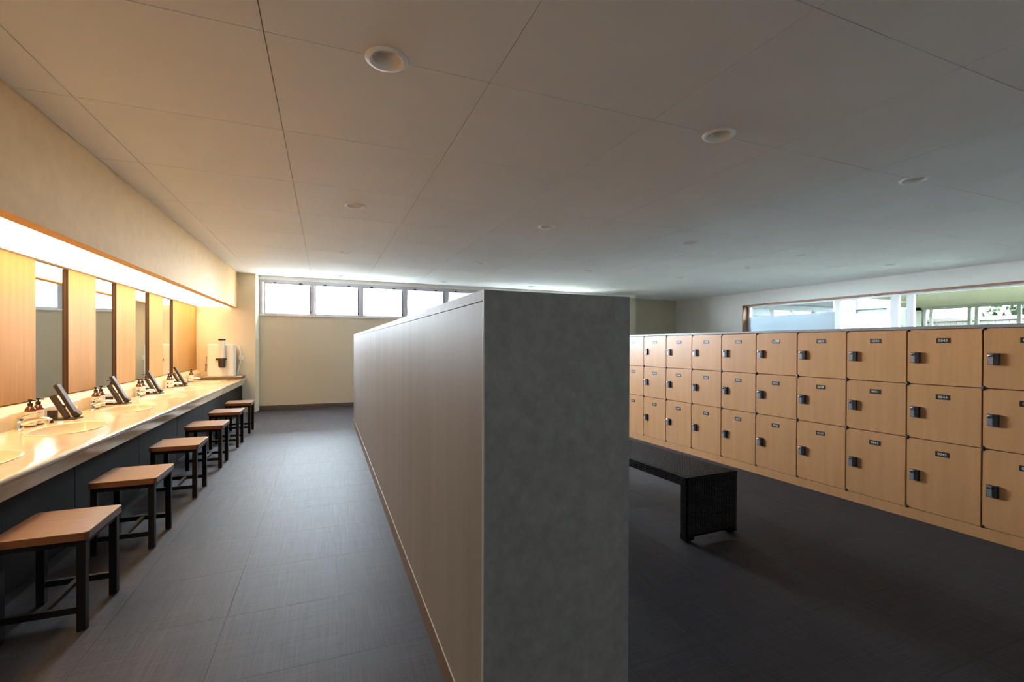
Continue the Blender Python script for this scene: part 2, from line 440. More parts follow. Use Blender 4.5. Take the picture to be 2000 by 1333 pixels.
# end wall of the wash counter with its bevelled return
nk = struct(link('wall_nook', MB().prism([(LEFTX, 10.45), (-1.287, 10.45), (-1.236, 10.70), (-1.236, 10.85), (LEFTX, 10.85)], 'z', 0.0, CEIL + 0.02).mesh('wall_nook', 'nook_paint_lit')), 'cream end wall at the far end of the wash counter')
WX0, WX1, WZ0, WZ1 = -1.236, 6.43, 1.955, 2.672
wf = struct(link('wall_far', MB().box(-1.30, 7.985, FARY, FARY + 0.2, -0.2, WZ0)
                 .box(WX1, 7.985, FARY, FARY + 0.2, WZ0, WZ1).box(7.785, 7.985, FARY + .2, 11.6, -0.2, CEIL + .14)
                 .box(7.785, 10.9, 11.45, 11.65, -0.2, CEIL + .14).box(-1.5, -1.30, FARY + .15, FARY + .2, -0.2, CEIL + .14).mesh('wall_far', 'wall_paint')), 'cream far wall under the strip of frosted windows')
part('upper_strip', MB().box(-1.30, 7.985, FARY, FARY + 0.2, WZ1, CEIL + .14), 'wall_white', wf)
bb = struct(link('baseboard_far', MB().box(-1.236, 7.985, FARY - 0.012, FARY, 0, 0.095).mesh('baseboard_far', 'skirting')), 'dark skirting along the far wall')
# right wall built in its own slightly turned frame: local x = out of the room, local y along the wall
wr = struct(link('wall_right', None, None, (WA, 0, 0), WROT), 'white right wall around the long window')
RW0, RW1, RZ0, RZ1 = 3.66, 9.07, 1.15, 2.425
part('wall_panel', MB().box(0, 0.25, BACKY - .6, 12.0, -0.2, RZ0).box(0, 0.25, BACKY - .6, 12.0, RZ1, CEIL + .14)
     .box(0, 0.25, RW1, 12.0, RZ0, RZ1).box(0, 0.25, BACKY - .6, RW0, RZ0, RZ1), 'wall_white', wr)
# soffit over the wash counter
sf = struct(link('wall_soffit', MB().box(LEFTX, -1.60, 0.6, 10.45, 2.085, CEIL + .02).box(-1.70, -1.60, 0.6, 10.45, 2.063, 2.085).mesh('wall_soffit', 'soffit_paper_warm')), 'papered soffit hanging above the wash counter')
dl = link('light_diffuser', MB().box(-2.272, -1.702, 0.62, 10.445, 2.072, 2.0845).mesh('light_diffuser', 'lit_diffuser'))
tag(dl, 'long glowing warm white light panel under the soffit', 'light panel')

# wood wall panels and mirrors over the counter
PXF = -2.275
prange = [(2.4, 4.59), (4.59, 5.155), (5.69, 6.265), (6.79, 7.385), (7.88, 8.475), (8.97, 10.44)]
for y0, y1 in prange[:1] + prange[1:]:
    o = part('wood_panel', MB().box(LEFTX, PXF, y0 + .003, y1 - .003, 0.872, 2.058), 'oak', wl, bev=0.002)
    part('panel_edge', MB().box(LEFTX + .007, PXF - .0005, y0 - .0005, y0 + .003, 0.872, 2.058), 'dark_edge', o)
part('panel_backing', MB().box(LEFTX, LEFTX + .006, 2.4, 10.44, 0.86, 2.068), 'beech_edge', wl)
mlab = ['tall frameless mirror between the two nearest wood panels', 'second mirror from the left above the counter', 'third mirror from the left, reflecting the white box',
        'narrowest looking mirror, beside the widest wood panel']
for k, (a, b) in enumerate(zip(prange[1:-1], prange[2:])):
    t = thing('wall_mirror', mlab[k], 'mirror', (LEFTX + .006, a[1], 0.872), 0, 'mirrors above the wash counter')
    w = b[0] - a[1]
    part('glass', MB().box(0, 0.006, 0.004, w - .004, 0.004, 1.184), 'mirror_silver', t)
    part('edge_strip', MB().box(0, 0.012, 0.0, 0.004, 0, 1.187).box(0, 0.012, w - .004, w, 0, 1.187).box(0, 0.012, 0.004, w - .004, 1.184, 1.187), 'beech_edge', t)

# ------------------------------------------------------------------ frosted window strip in the far wall
w1 = struct(link('window_1', None, None, (WX0, FARY, WZ0)), 'strip of frosted top-hung windows under the ceiling')
FW = WX1 - WX0; FH = WZ1 - WZ0
part('window_frame', MB().box(0, FW, 0.01, 0.09, 0, 0.032).box(0, FW, 0.01, 0.09, FH - 0.05, FH).box(0, 0.055, 0.01, 0.09, 0.032, FH - .05).box(FW - .055, FW, 0.01, 0.09, .032, FH - .05), 'aluminium', w1)
part('window_sill', MB().box(0, FW, -0.02, 0.05, -0.018, 0.006), 'white_frame', w1)
for k in range(8):
    px0 = -1.129 - WX0 + 0.9535 * k; px1 = px0 + 0.822
    pm = MB(); pm.face([(px0, .05, .04), (px1, .05, .04), (px1, .05, FH - .075), (px0, .05, FH - .075)])
    part('pane', pm, 'frosted_glass', w1)
    sh = part('sash', MB().box(px0 - .035, px0, 0.02, 0.07, .032, FH - .05).box(px1, px1 + .035, .02, .07, .032, FH - .05)
              .box(px0, px1, .02, .07, .032, .042).box(px0, px1, .02, .07, FH - .08, FH - .05), 'aluminium', w1)
    part('latch', MB().box(px1 + .004, px1 + .03, 0.0, 0.02, 0.045, 0.09).box(px1 + .012, px1 + .022, 0.004, 0.012, 0.09, FH - .12), 'neighbour_grey', sh)
    part('hinge', MB().box(px0 + .14, px0 + .20, 0.0, 0.02, FH - .07, FH - .045), 'neighbour_grey', sh)
    part('hinge', MB().box(px1 - .20, px1 - .14, 0.0, 0.02, FH - .07, FH - .045), 'neighbour_grey', sh)
    if k < 7: part('mullion', MB().box(px1 + .036, px1 + .0955, 0.012, 0.085, .032, FH - .05), 'aluminium', w1)

# ------------------------------------------------------------------ long window in the right wall
w2 = struct(link('window_2', None, wr, (0, 0, 0)), 'long sliding window with brown wooden surround')
w2.parent = None; w2.location = (WA, 0, 0); w2.rotation_euler.z = WROT
part('casing', MB().box(-0.012, 0.16, RW1 - 0.03, RW1, RZ0, RZ1).box(-0.012, 0.16, RW0, RW0 + .03, RZ0, RZ1).box(-0.012, 0.16, RW0 + .03, RW1 - .03, RZ1 - .03, RZ1).box(-0.03, 0.16, RW0, RW1, RZ0, RZ0 + .03), 'wood_trim', w2)
ft = RZ1 - .03
part('window_frame', MB().box(0.16, 0.25, RW0, RW1 - .03, ft - .03, ft).box(0.16, 0.25, RW0, RW1 - .03, RZ0 + .03, RZ0 + .07).box(0.16, .25, RW1 - .085, RW1 - .03, RZ0 + .07, ft - .03), 'white_frame', w2)
for a, b in ((6.735, 6.85), (5.645, 5.78), (5.395, 5.515), (3.69, 3.87)):
    part('mullion', MB().box(0.165, 0.235, a, b, RZ0 + .07, ft - .03), 'white_frame', w2)
for a, b in ((6.85, 8.985), (5.78, 6.735), (5.515, 5.645), (3.87, 5.395)):
    part('pane', MB().box(0.195, 0.201, a, b, RZ0 + .07, ft - .03), 'clear_glass', w2)
part('frosted_film', MB().box(0.190, 0.1925, 6.85, 8.985, RZ0 + .07, 2.122), 'frost_film', w2)

# ------------------------------------------------------------------ half-height partition
PX0, PX1, PY0, PY1, PH = 0.448, 0.985, 1.345, 8.25, 1.520
pt = struct(link('wall_partition', MB().box(PX0 + .004, PX1 - .004, PY0 + .004, PY1, 0.0, PH - .034).mesh('wall_partition', 'partition_laminate')), 'half-height grey partition between wash counter and lockers')
part('side_panel', MB().box(PX0, PX0 + .004, PY0 + .004, PY1, 0.105, PH - .036), 'partition_laminate', pt)
part('side_panel', MB().box(PX1 - .004, PX1, PY0 + .004, PY1, 0.105, PH - .036), 'partition_laminate', pt)
part('end_panel', MB().box(PX0 + .004, PX1 - .001, PY0, PY0 + .004, 0.0, PH - .001), 'partition_stone', pt)
part('cap', MB().box(PX0, PX1, PY0 + .004, PY1 + .002, PH - .033, PH), 'partition_laminate', pt)
part('corner_trim', MB().box(PX0 - .0008, PX0 + .004, PY0 - .0008, PY0 + .004, 0.0, PH), 'partition_trim', pt)
part('skirting_trim', MB().box(PX0 - .003, PX0 + .004, PY0 + .004, PY1, 0.099, 0.105), 'partition_trim', pt)
part('skirting_board', MB().box(PX0 - .0015, PX0 + .004, PY0 + .004, PY1, 0.0, 0.099), 'partition_skirting', pt)
part('skirting_board', MB().box(PX1 - .004, PX1 + .0015, PY0 + .004, PY1, 0.0, 0.105), 'partition_skirting', pt)

# ------------------------------------------------------------------ wash counter
CZ = 0.69; BXF = -2.205; CXF = -1.447
cy0, cy1 = 1.6, 10.44
basins = [(-1.845, 3.47), (-1.845, 4.62), (-1.845, 5.79), (-1.845, 6.97), (-1.845, 8.13), (-1.845, 9.22)]
AX, AY = 0.205, 0.335
vc = thing('wash_counter', 'long cream marble wash counter with oval basins under the mirrors', 'counter', (-1.85, 6.0, CZ))
def counter_top():
    bm = bmesh.new()
    def loop(pts):
        v = [bm.verts.new((p[0] + 1.85, p[1] - 6.0, 0)) for p in pts]
        return [bm.edges.new((v[i], v[(i + 1) % len(v)])) for i in range(len(v))]
    es = loop([(LEFTX + .001, cy0), (CXF - .06, cy0), (CXF - .06, cy1), (LEFTX + .001, cy1)])
    for bx, by in basins:
        es += loop([(bx + AX * math.cos(2 * math.pi * k / 56), by + AY * math.sin(2 * math.pi * k / 56)) for k in range(56)])
    bmesh.ops.triangle_fill(bm, edges=es, use_beauty=True)
    bmesh.ops.recalc_face_normals(bm, faces=bm.faces)
    for f in bm.faces:
        if f.normal.z < 0: f.normal_flip()
    me = bpy.data.meshes.new('countertop'); bm.to_mesh(me); bm.free(); me.materials.append(MATS['marble']); return me
link('countertop', counter_top(), vc)
edge = []
for k in range(9):
    a = math.pi / 2 - math.pi * k / 8
    edge.append((CXF - .014 + .018 * math.cos(a), CZ - .018 + .018 * math.sin(a)))
edge += [(CXF - .012, CZ - .036), (CXF - .012, CZ - .055), (CXF - .028, CZ - .062), (CXF - .028, CZ - .122), (CXF - .06, CZ - .122), (CXF - .06, CZ)]
part('front_edge', MB().prism([(x + 1.85, z - CZ) for x, z in edge], 'y', cy0 - 6.0, cy1 - 6.0), 'marble', vc, smooth=True)
part('backsplash', MB().prism([(x + 1.85, z - CZ) for x, z in [(LEFTX + .007, CZ), (BXF, CZ), (BXF, .80), (BXF - .008, .812), (BXF - .02, .818), (-2.262, .862), (LEFTX + .007, .868)]], 'y', cy0 - 6.0, cy1 - 6.0), 'marble', vc, smooth=True)
bprof = [(1.05, 0.0), (1.045, 0.005), (1.0, 0.007), (0.97, 0.002), (0.95, -0.02), (0.90, -0.055), (0.78, -0.09), (0.55, -0.112), (0.25, -0.122), (0.07, -0.125)]
bme = MB().lathe(bprof, (0, 0, 0), 48, AX, AY, cap0=False).mesh('basin', 'basin', True)
drain = MB().lathe([(0.028, -0.1245), (0.028, -0.120), (0.02, -0.119), (0.0, -0.119)], (0, 0, 0), 20, cap0=False, cap1=False).mesh('drain', 'chrome', True)
for bx, by in basins:
    b = link('basin', bme, vc, (bx + 1.85, by - 6.0, 0)); link('drain', drain, b, (0, 0, 0))
# supports so that the counter reaches the floor: dark cabinet units beneath
seams = [1.60, 2.73, 3.868, 4.996, 6.128, 7.277, 8.415, 9.548, 10.44]
clab = ['dark cabinet front under the counter beside the nearest stool', 'second dark cabinet front under the counter from the camera',
        'dark cabinet front behind the second and third stools', 'dark cabinet front behind the fourth stool', 'dark cabinet front behind the fifth stool',
        'dark cabinet front behind the farthest stool', 'dark cabinet front under the white box end', 'short dark cabinet front at the far end wall']
for k in range(1, len(seams) - 1):
    y0, y1 = seams[k], seams[k + 1]
    t = thing('counter_cabinet', clab[k], 'cabinet', (-1.9, y0, 0), 0, 'dark cabinets under the wash counter')
    part('body', MB().box(LEFTX + 1.9 + .01, 0.37, 0.002, y1 - y0 - .002, 0, CZ - .126), 'cabinet_dark', t)
    part('front_panel', MB().box(0.37, 0.385, 0.003, y1 - y0 - .003, 0.06, CZ - .126), 'cabinet_dark', t, bev=.0015)
    part('plinth', MB().box(0.37, 0.377, 0.0, y1 - y0, 0, 0.058), 'black_plastic', t)

# ------------------------------------------------------------------ faucets
def make_faucet():
    t = thing('faucet', 'chrome mixer tap', 'faucet')
    part('base', MB().lathe([(.027, 0), (.027, .006), (.023, .010), (.022, .055), (.020, .062)], (0, 0, 0), 20), 'chrome', t, True)
    part('spout', MB().tube([(-.005, 0, .045), (.05, 0, .072), (.11, 0, .085), (.165, 0, .083), (.185, 0, .070)], [.019, .017, .015, .013, .012], 12), 'chrome', t, True)
    part('aerator', MB().lathe([(.011, .048), (.011, .068)], (.187, 0, 0), 14), 'neighbour_grey', t, True)
    h = part('lever', MB().lathe([(.021, .062), (.024, .075), (.020, .095), (.008, .100)], (0, 0, 0), 20), 'chrome', t, True)
    part('handle', MB().tube([(0, 0, .09), (.03, .004, .108), (.075, .008, .122)], [.007, .0065, .005], 10), 'chrome', h, True)
    return t
fl_y = [4.62, 5.80, 6.99, 8.13, 9.22]
flab = ['nearest chrome mixer tap, in front of the first pair of bottles', 'second chrome mixer tap along the counter', 'third chrome mixer tap along the counter',
        'fourth chrome mixer tap, before the last hair dryer', 'farthest chrome mixer tap, nearest the white box']
f0 = make_faucet()
for k, y in enumerate(fl_y):
    if k == 0: f0.location = (-2.135, y, CZ); f0['label'] = flab[0]; f0['group'] = 'taps on the wash counter'
    else: copy_tree(f0, (-2.135, y, CZ), 0, flab[k], 'taps on the wash counter')

# ------------------------------------------------------------------ pump bottles
def make_bottle():
    t = thing('pump_bottle', 'amber pump bottle', 'bottle')
    part('body', MB().lathe([(.030, 0), (.034, .004), (.034, .130), (.031, .142), (.020, .158), (.014, .163), (.014, .172)], (0, 0, 0), 24), 'amber', t, True)
    lb = part('label', MB().lathe([(.0346, .012), (.0346, .122)], (0, 0, 0), 24, cap0=False, cap1=False), 'label_paper', t, True)
    ink = MB()
    for r, (z, w) in enumerate(((.098, .7), (.085, .45), (.060, .8), (.050, .6), (.040, .7), (.030, .5))):
        n = 8
        for k in range(n):
            a0 = -0.6 - w / 2 + w * k / n; a1 = a0 + w / n * (0.75)
            q = .0349
            ink.face([(q * math.cos(a0), q * math.sin(a0), z), (q * math.cos(a1), q * math.sin(a1), z), (q * math.cos(a1), q * math.sin(a1), z + .005), (q * math.cos(a0), q * math.sin(a0), z + .005)])
    part('print', ink, 'label_ink', lb)['kind'] = 'stuff'
    part('collar', MB().lathe([(.017, .166), (.017, .186), (.010, .190), (.006, .192), (.006, .205)], (0, 0, 0), 18), 'black_plastic', t, True)
    part('pump_head', MB().lathe([(.013, .203), (.014, .215), (.011, .220)], (0, 0, 0), 16).slab((.0, 0, .212), (.042, 0, .206), .012, .009), 'black_plastic', t, True)
    return t
b0 = make_bottle()
bpos = [4.815, 4.925, 5.945, 6.06, 7.12, 7.235, 8.31, 8.42, 9.56]
pair = ['nearest pair, behind the first tap', 'second pair along the counter', 'third pair along the counter', 'pair beside the last hair dryer']
for k, y in enumerate(bpos):
    lab = ('amber pump bottle, %s of the %s' % (('left one', 'right one')[k % 2], pair[k // 2])) if k < 8 else 'single amber pump bottle with pale label nearest the white box'
    g = 'amber pump bottles on the wash counter'
    if k == 0: b0.location = (-2.160, y, CZ); b0.rotation_euler.z = R(-20); b0['label'] = lab; b0['group'] = g
    else: copy_tree(b0, (-2.160, y, CZ), R(random.uniform(-30, 10)), lab, g)

# ------------------------------------------------------------------ leaning hair tools on stands
def make_dryer():
    t = thing('hair_dryer_stand', 'bronze hair dryer', 'hair dryer')
    part('base_plate', MB().box(-.105, .085, -.07, .075, 0, .010), 'bronze', t, bev=.002)
    br = part('bracket', MB().box(-.103, -.035, -.069, -.060, .010, .088), 'bronze', t, bev=.001)
    part('switch', MB().lathe([(.013, 0), (.013, .010), (.008, .014)], (0, 0, 0), 16), 'black_plastic', br, True)
    sw = br.children[0]; sw.location = (-.068, -.069, .048); sw.rotation_euler.x = R(90)
    part('rear_arm', MB().slab((.045, .038, .035), (-.085, .038, .300), .070, .030).slab((.070, .038, .022), (.040, .038, .050), .074, .046), 'bronze', t, bev=.005)
    ra = [c for c in t.children if c.name.startswith('rear_arm')][0]
    part('badge', MB().slab((.040, .038, .085), (.033, .038, .100), .012, .002), 'white_plastic', ra)
    bd = ra.children[0]; bd.location = (.016, 0, .008)
    part('front_arm', MB().slab((.018, -.030, .014), (-.085, -.030, .210), .056, .032), 'bronze', t, bev=.005)
    part('hinge_pin', MB().box(-.03, -.01, -.004, .006, .07, .12), 'black_plastic', t)
    return t
d0 = make_dryer()
dlab = ['nearest bronze hair dryer leaning on its stand, below the first mirror', 'second bronze hair dryer on its stand, below the second mirror',
        'third bronze hair dryer on its stand along the counter', 'farthest bronze hair dryer on its stand, below the last mirror']
for k, y in enumerate((5.20, 6.32, 7.44, 8.62)):
    if k == 0: d0.location = (-2.09, y, CZ); d0['label'] = dlab[0]; d0['group'] = 'hair dryers on the wash counter'
    else: copy_tree(d0, (-2.09, y, CZ), 0, dlab[k], 'hair dryers on the wash counter')

# ------------------------------------------------------------------ white box with cup tube, tray and cord
tr = thing('tray', 'low brown tray under the white box', 'tray', (-1.79, 10.18, CZ))
part('tray_base', MB().box(-.36, .33, -.225, .245, 0.0, .012), 'tray_brown', tr)
part('tray_rim', MB().box(-.36, .33, -.225, -.210, .012, .05).box(-.36, -.345, -.21, .245, .012, .05).box(.315, .33, -.21, .245, .012, .05).box(-.345, .315, .23, .245, .012, .05), 'tray_brown', tr, bev=.003)
part('mat_board', MB().box(-.345, .315, -.21, .23, .012, .046), 'wall_paint', tr)
wd = thing('cup_box', 'white square box with a clear cup tube at the far counter end', 'dispenser', (-1.82, 10.24, CZ + .047))
part('cabinet', MB().box(-.215, .215, -.135, .135, 0.0, .61), 'white_plastic', wd, bev=.02)
part('foot', MB().box(-.19, .19, -.12, .12, -.001, .012), 'black_plastic', wd)
ct = part('cup_tube', MB().lathe([(.052, .33), (.052, .68)], (.035, -.205, 0), 24), 'clear_tube', wd, True)
part('tube_cap', MB().lathe([(.035, .675), (.060, .685), (.062, .705), (.045, .712)], (.035, -.205, 0), 24), 'black_plastic', ct, True)
part('tube_holder', MB().lathe([(.045, .175), (.058, .20), (.060, .30), (.064, .33), (.064, .35)], (.035, -.205, 0), 24).box(-.075, .10, -.16, -.13, .31, .345), 'bronze', wd, True)
part('tap', MB().tube([(-.215, -.05, .22), (-.245, -.06, .22), (-.25, -.06, .10)], .010, 8).tube([(-.248, -.06, .22), (-.240, -.06, .38)], .006, 8).lathe([(.016, .205), (.016, .235)], (-.247, -.06, 0), 12), 'tray_brown', wd, True)
pc = thing('power_cord', 'white power cord and plug on the end wall', 'cord', (-1.53, 10.44, CZ))
part('cable', MB().tube([(-.07, -.02, .64), (-.035, -.015, .60), (-.01, -.02, .50), (.0, -.03, .42)], .012, 8).tube([(.0, -.02, .36), (-.03, -.015, .25), (-.055, -.012, .15), (-.06, -.03, .06)], .014, 8), 'white_plastic', pc, True)
part('socket', MB().box(-.04, .045, -.035, .008, .355, .435), 'white_plastic', pc, bev=.004)

# thin wall plate on the return
wp = link('wall_plate', MB().box(-.004, .004, -.03, .03, -.16, .16).mesh('wall_plate', 'white_frame'), None, (-1.262, 10.55, 1.61), R(-11.5))
tag(wp, 'slim vertical plate on the edge of the end wall', 'wall plate')

# ------------------------------------------------------------------ stools
def rounded_rect(x0, x1, y0, y1, r, n=4):
    out = []
    for cx, cy, a in ((x1 - r, y0 + r, -90), (x1 - r, y1 - r, 0), (x0 + r, y1 - r, 90), (x0 + r, y0 + r, 180)):
        for k in range(n + 1):
            t = R(a + 90 * k / n); out.append((cx + r * math.cos(t), cy + r * math.sin(t)))
    return out
SX0, SX1, SY0, SY1 = -1.388 + 1.21, -1.030 + 1.21, -.205, .205
def make_stool():
    t = thing('stool', 'stool', 'stool')
    part('seat', MB().prism(rounded_rect(SX0, SX1, SY0, SY1, .022), 'z', .430, .468), 'walnut', t, bev=.002)
    lw = .034
    lx = (SX0 + .012, SX1 - .012 - lw); ly = (SY0 + .012, SY1 - .012 - lw)
    for x in lx:
        for y in ly:
            part('leg', MB().box(x, x + lw, y, y + lw, 0, .430), 'black_metal', t)
    for y in ly:
        part('top_rail', MB().box(lx[0] + lw, lx[1], y + .006, y + .028, .402, .4295), 'black_metal', t)
        part('stretcher', MB().box(lx[0] + lw, lx[1], y + .006, y + .028, .085, .115), 'black_metal', t)
    for x in lx:
        part('top_rail', MB().box(x + .006, x + .028, ly[0] + lw, ly[1], .402, .4295), 'black_metal', t)
    part('cross_bar', MB().box(-.012, .012, ly[0] + .028, ly[1] + .006, .090, .112), 'black_metal', t)
    return t
slab_ = ['nearest square walnut stool with black metal legs, cut by the left picture edge', 'second square walnut stool from the camera',
         'third square walnut stool from the camera', 'fourth square walnut stool from the camera', 'fifth square walnut stool, next to the farthest one',
         'farthest square walnut stool, close to the end wall']
s0 = make_stool()
for k, y in enumerate((2.953, 3.90, 4.985, 6.045, 7.125, 8.14)):
    g = 'walnut stools along the wash counter'
    if k == 0: s0.location = (-1.21, y, 0); s0['label'] = slab_[0]; s0['group'] = g
    else: copy_tree(s0, (-1.21, y, 0), 0, slab_[k], g)

# ------------------------------------------------------------------ rattan bench
bn = thing('rattan_bench', 'black woven rattan bench with slab legs beside the lockers', 'bench', (2.29, 2.482, 0), R(2.4))
BWD, BLN, BH = 0.485, 1.75, 0.447
part('seat', MB().box(0, BWD, 0, BLN, BH - .066, BH), 'black_rattan', bn, bev=.007)
for y in (0, BLN - .06):
    lg = part('leg', MB().box(.002, BWD - .002, y + .001, y + .059, .032, BH - .066), 'black_rattan', bn, bev=.004)
    for x in (.002, BWD - .072):
        part('foot', MB().box(x, x + .07, y + .002, y + .058, 0.012, .032).box(x + .012, x + .055, y + .012, y + .048, 0, .012), 'black_rattan', lg)

wv = MB()
def knot(c, u, v, n, a, b, h):
    c, u, v, n = Vector(c), Vector(u), Vector(v), Vector(n)
    k = len(wv.v)
    wv.v += [tuple(c - u * a - v * b), tuple(c + u * a - v * b), tuple(c + u * a + v * b), tuple(c - u * a + v * b),
             tuple(c - u * a * .5 - v * b * .5 + n * h), tuple(c + u * a * .5 - v * b * .5 + n * h), tuple(c + u * a * .5 + v * b * .5 + n * h), tuple(c - u * a * .5 + v * b * .5 + n * h)]
    for q in ((0, 1, 5, 4), (1, 2, 6, 5), (2, 3, 7, 6), (3, 0, 4, 7), (4, 5, 6, 7)):
        wv.f.append(tuple(k + i for i in q)); wv.mi.append(0)
P = 0.0165
ny = int((BLN - .02) / P)
for j in range(ny):
    y = .012 + P * (j + .5)
    for i in range(28): knot((.012 + P * (i + .5), y, BH), (1, 0, 0), (0, 1, 0), (0, 0, 1), .0074, .0058, .0035)
    for k in range(4): knot((0, y, BH - .062 + P * (k + .3)), (0, 1, 0), (0, 0, 1), (-1, 0, 0), .0062, .0066, .0035)
for y0 in (0, BLN - .06):
    for j in range(3):
        for k in range(20): knot((.002, y0 + .009 + P * (j + .5), .045 + P * (k + .5)), (0, 1, 0), (0, 0, 1), (-1, 0, 0), .0062, .0066, .0035)
for i in range(28):
    for k in range(24): knot((.012 + P * (i + .5), .0005, .045 + P * (k + .5)), (1, 0, 0), (0, 0, 1), (0, -1, 0), .0062, .0066, .0035)
wo = part('weave', wv, 'rattan_strand', bn, True); wo['kind'] = 'stuff'

# ------------------------------------------------------------------ lockers
LB = -0.0284; LA = 4.179 - LB * 5.723; LROT = math.atan(-LB)
def lockx(y): return LA + LB * y
rows = [(1.061, 1.485), (0.637, 1.061), (0.082, 0.637)]
cols = [1.334 + 0.4513 * k for k in range(11)]
lock_off = [(.175, .259), (.179, .258), (.248, .327)]
LW = 0.4513
def text_mesh(s, size):
    cu = bpy.data.curves.new('digits', 'FONT'); cu.body = s; cu.size = size; cu.align_x = 'CENTER'; cu.align_y = 'CENTER'; cu.extrude = 0.0003
    cu.resolution_u = 3; cu.space_character = 1.05; cu.offset = 0.0004
    o = bpy.data.objects.new('t', cu); col.objects.link(o)
    dg = bpy.context.evaluated_depsgraph_get()
    me = bpy.data.meshes.new_from_object(o.evaluated_get(dg)); me.name = 'digits'
    bpy.data.objects.remove(o); bpy.data.curves.remove(cu)
    me.materials.clear(); me.materials.append(MATS['digit_white'])
    return me
meshes = {}
for r, (z0, z1) in enumerate(rows):
    h = z1 - z0
    c = .016
    y0, y1, a, b = .0065, LW - .0035, .003, h - .003
    # door outline with its far corners clipped for the hinge caps
    poly = [(y0, a), (y1 - c, a), (y1, a + c), (y1, b - c), (y1 - c, b), (y0, b)]
    door = MB().prism(poly, 'x', 0.0, 0.019).mesh('door', 'beech')
    body = MB().box(.0205, .50, .0005, LW - .0005, .0005, h - .0005).mesh('carcass', 'beech_edge')
    hinge = MB().lathe([(.011, 0), (.011, .016), (.007, .018)], (0, 0, 0), 12).mesh('hinge_cap', 'black_plastic', True)
    lk = MB().box(-.016, 0, 0, .061, 0, .083)
    lock = lk.mesh('lock', 'lock_metal')
    recess = MB().box(-.0205, -.0162, .004, .029, .004, .079).mesh('grip', 'black_plastic')
    face = MB().box(-.019, -.0162, .031, .058, .003, .080).mesh('face', 'lock_sheen')  # lighter half of the lock; window reflection put into the material
    knob = MB().lathe([(.010, 0), (.010, .008), (.006, .010)], (0, 0, 0), 14).mesh('knob', 'chrome', True)
    plate = MB().box(-.0022, 0, -.0415, .0415, -.019, .019).mesh('number_plate', 'plate_brown')
    meshes[r] = (door, body, hinge, lock, recess, knob, plate, h, face)
cn = ['column cut by the right picture edge', 'second column from the right edge', 'third column from the right edge', 'fourth column from the right edge', 'fifth column from the right edge', 'column in front of the bench end', 'fourth column from the partition', 'third column from the partition', 'second column from the partition', 'column half hidden by the partition']
rown = ['top row', 'middle row', 'bottom row']
for ci in range(10):
    y0 = cols[ci]
    for r in range(3):
        num = '%04d' % (46 - 3 * ci + r)
        door, body, hinge, lock, recess, knob, plate, h, face = meshes[r]
        t = thing('locker', 'beech locker numbered %s, %s, %s' % (num, rown[r], cn[ci]), 'locker', (lockx(y0), y0, rows[r][0]), LROT, 'numbered beech lockers')
        link('carcass', body, t)
        d = link('door', door, t); bevel(d, .0012, 1)
        for z in (.006, h - .006):
            hc = link('hinge_cap', hinge, d, (.012, LW - .006, z)); hc.rotation_euler = (0, R(-90), 0)
        l0, l1 = lock_off[r]
        lk = link('lock', lock, t, (0, LW - .029 - .061, h - l1))
        link('grip', recess, lk); link('face', face, lk); kb = link('knob', knob, lk, (-.019, .045, .066)); kb.rotation_euler = (0, R(-90), 0)
        p = link('number_plate', plate, t, (0, LW / 2 - .002, h - (.087 if r < 2 else .092)))
        dm = link('digits', text_mesh(num, .027), p, (-.0024, 0, -.0005)); dm.rotation_euler = (R(90), 0, R(-90))
        if num == '0034':  # white patch over the upper corner of this plate
            pw = MB(); pw.prism([(-.039, .017), (.012, .017), (-.020, -.006), (-.039, -.004)], 'x', -.0032, -.0027)
            part('white_patch', pw, 'label_paper', p)
lwk = link('locker_worktop', MB().box(-.014, .52, 0, cols[-1] - cols[0] + .02, 0, .024).mesh('locker_worktop', 'worktop_grey'), None, (lockx(cols[0]), cols[0], 1.4855), LROT)
bevel(lwk, .002); tag(lwk, 'continuous grey worktop lying on the lockers', 'worktop')
lpl = link('locker_plinth', MB().box(.0, .48, 0, cols[-1] - cols[0], 0, .0815).mesh('locker_plinth', 'beech'), None, (lockx(cols[0]), cols[0], 0), LROT)
tag(lpl, 'low beech plinth running under the lockers', 'plinth')

# ------------------------------------------------------------------ downlights
ring = MB().lathe([(.072, .004), (.070, .002), (.074, -.004), (.082, -.011), (.095, -.010), (.103, -.003), (.103, .0)], (0, 0, 0), 40, cap0=False, cap1=False).mesh('trim_ring', 'lamp_white', True)
cup = MB().lathe([(.072, .002), (.071, .008), (.068, .022), (.058, .040), (.045, .050)], (0, 0, 0), 40, cap0=False, cap1=False).mesh('reflector', 'lamp_inner', True)
bulb = MB().lathe([(.046, .055), (.046, .049), (.034, .043), (.018, .040), (.0, .039)], (0, 0, 0), 32, cap0=True, cap1=False).mesh('lens', 'lamp_white', True)
cname = ['above the wash counter aisle', 'second column from the left', 'third column from the left', 'fourth column from the left', 'rightmost column']
rname = ['nearest', 'second nearest', 'third', 'farthest']
for a, b, lx, ly in lights:
    t = thing('downlight', 'round white ceiling downlight, %s one %s%s' % (rname[b], '' if a == 0 else 'in the ', cname[a]), 'downlight', (lx, ly if abs(ly - 7.515) > .01 else 7.495, CEIL), 0, 'round ceiling downlights')
    link('trim_ring', ring, t); link('reflector', cup, t); link('lens', bulb, t)
sd = thing('ceiling_sensor', 'small round sensor on the ceiling among the right-hand downlights', 'sensor', (6.855, 5.99, CEIL))
part('base', MB().lathe([(.06, 0), (.06, -.012), (.05, -.02)], (0, 0, 0), 28), 'lamp_white', sd, True)
part('dome', MB().lathe([(.04, -.02), (.034, -.034), (.018, -.042), (.0, -.044)], (0, 0, 0), 24, cap1=False), 'lamp_inner', sd, True)

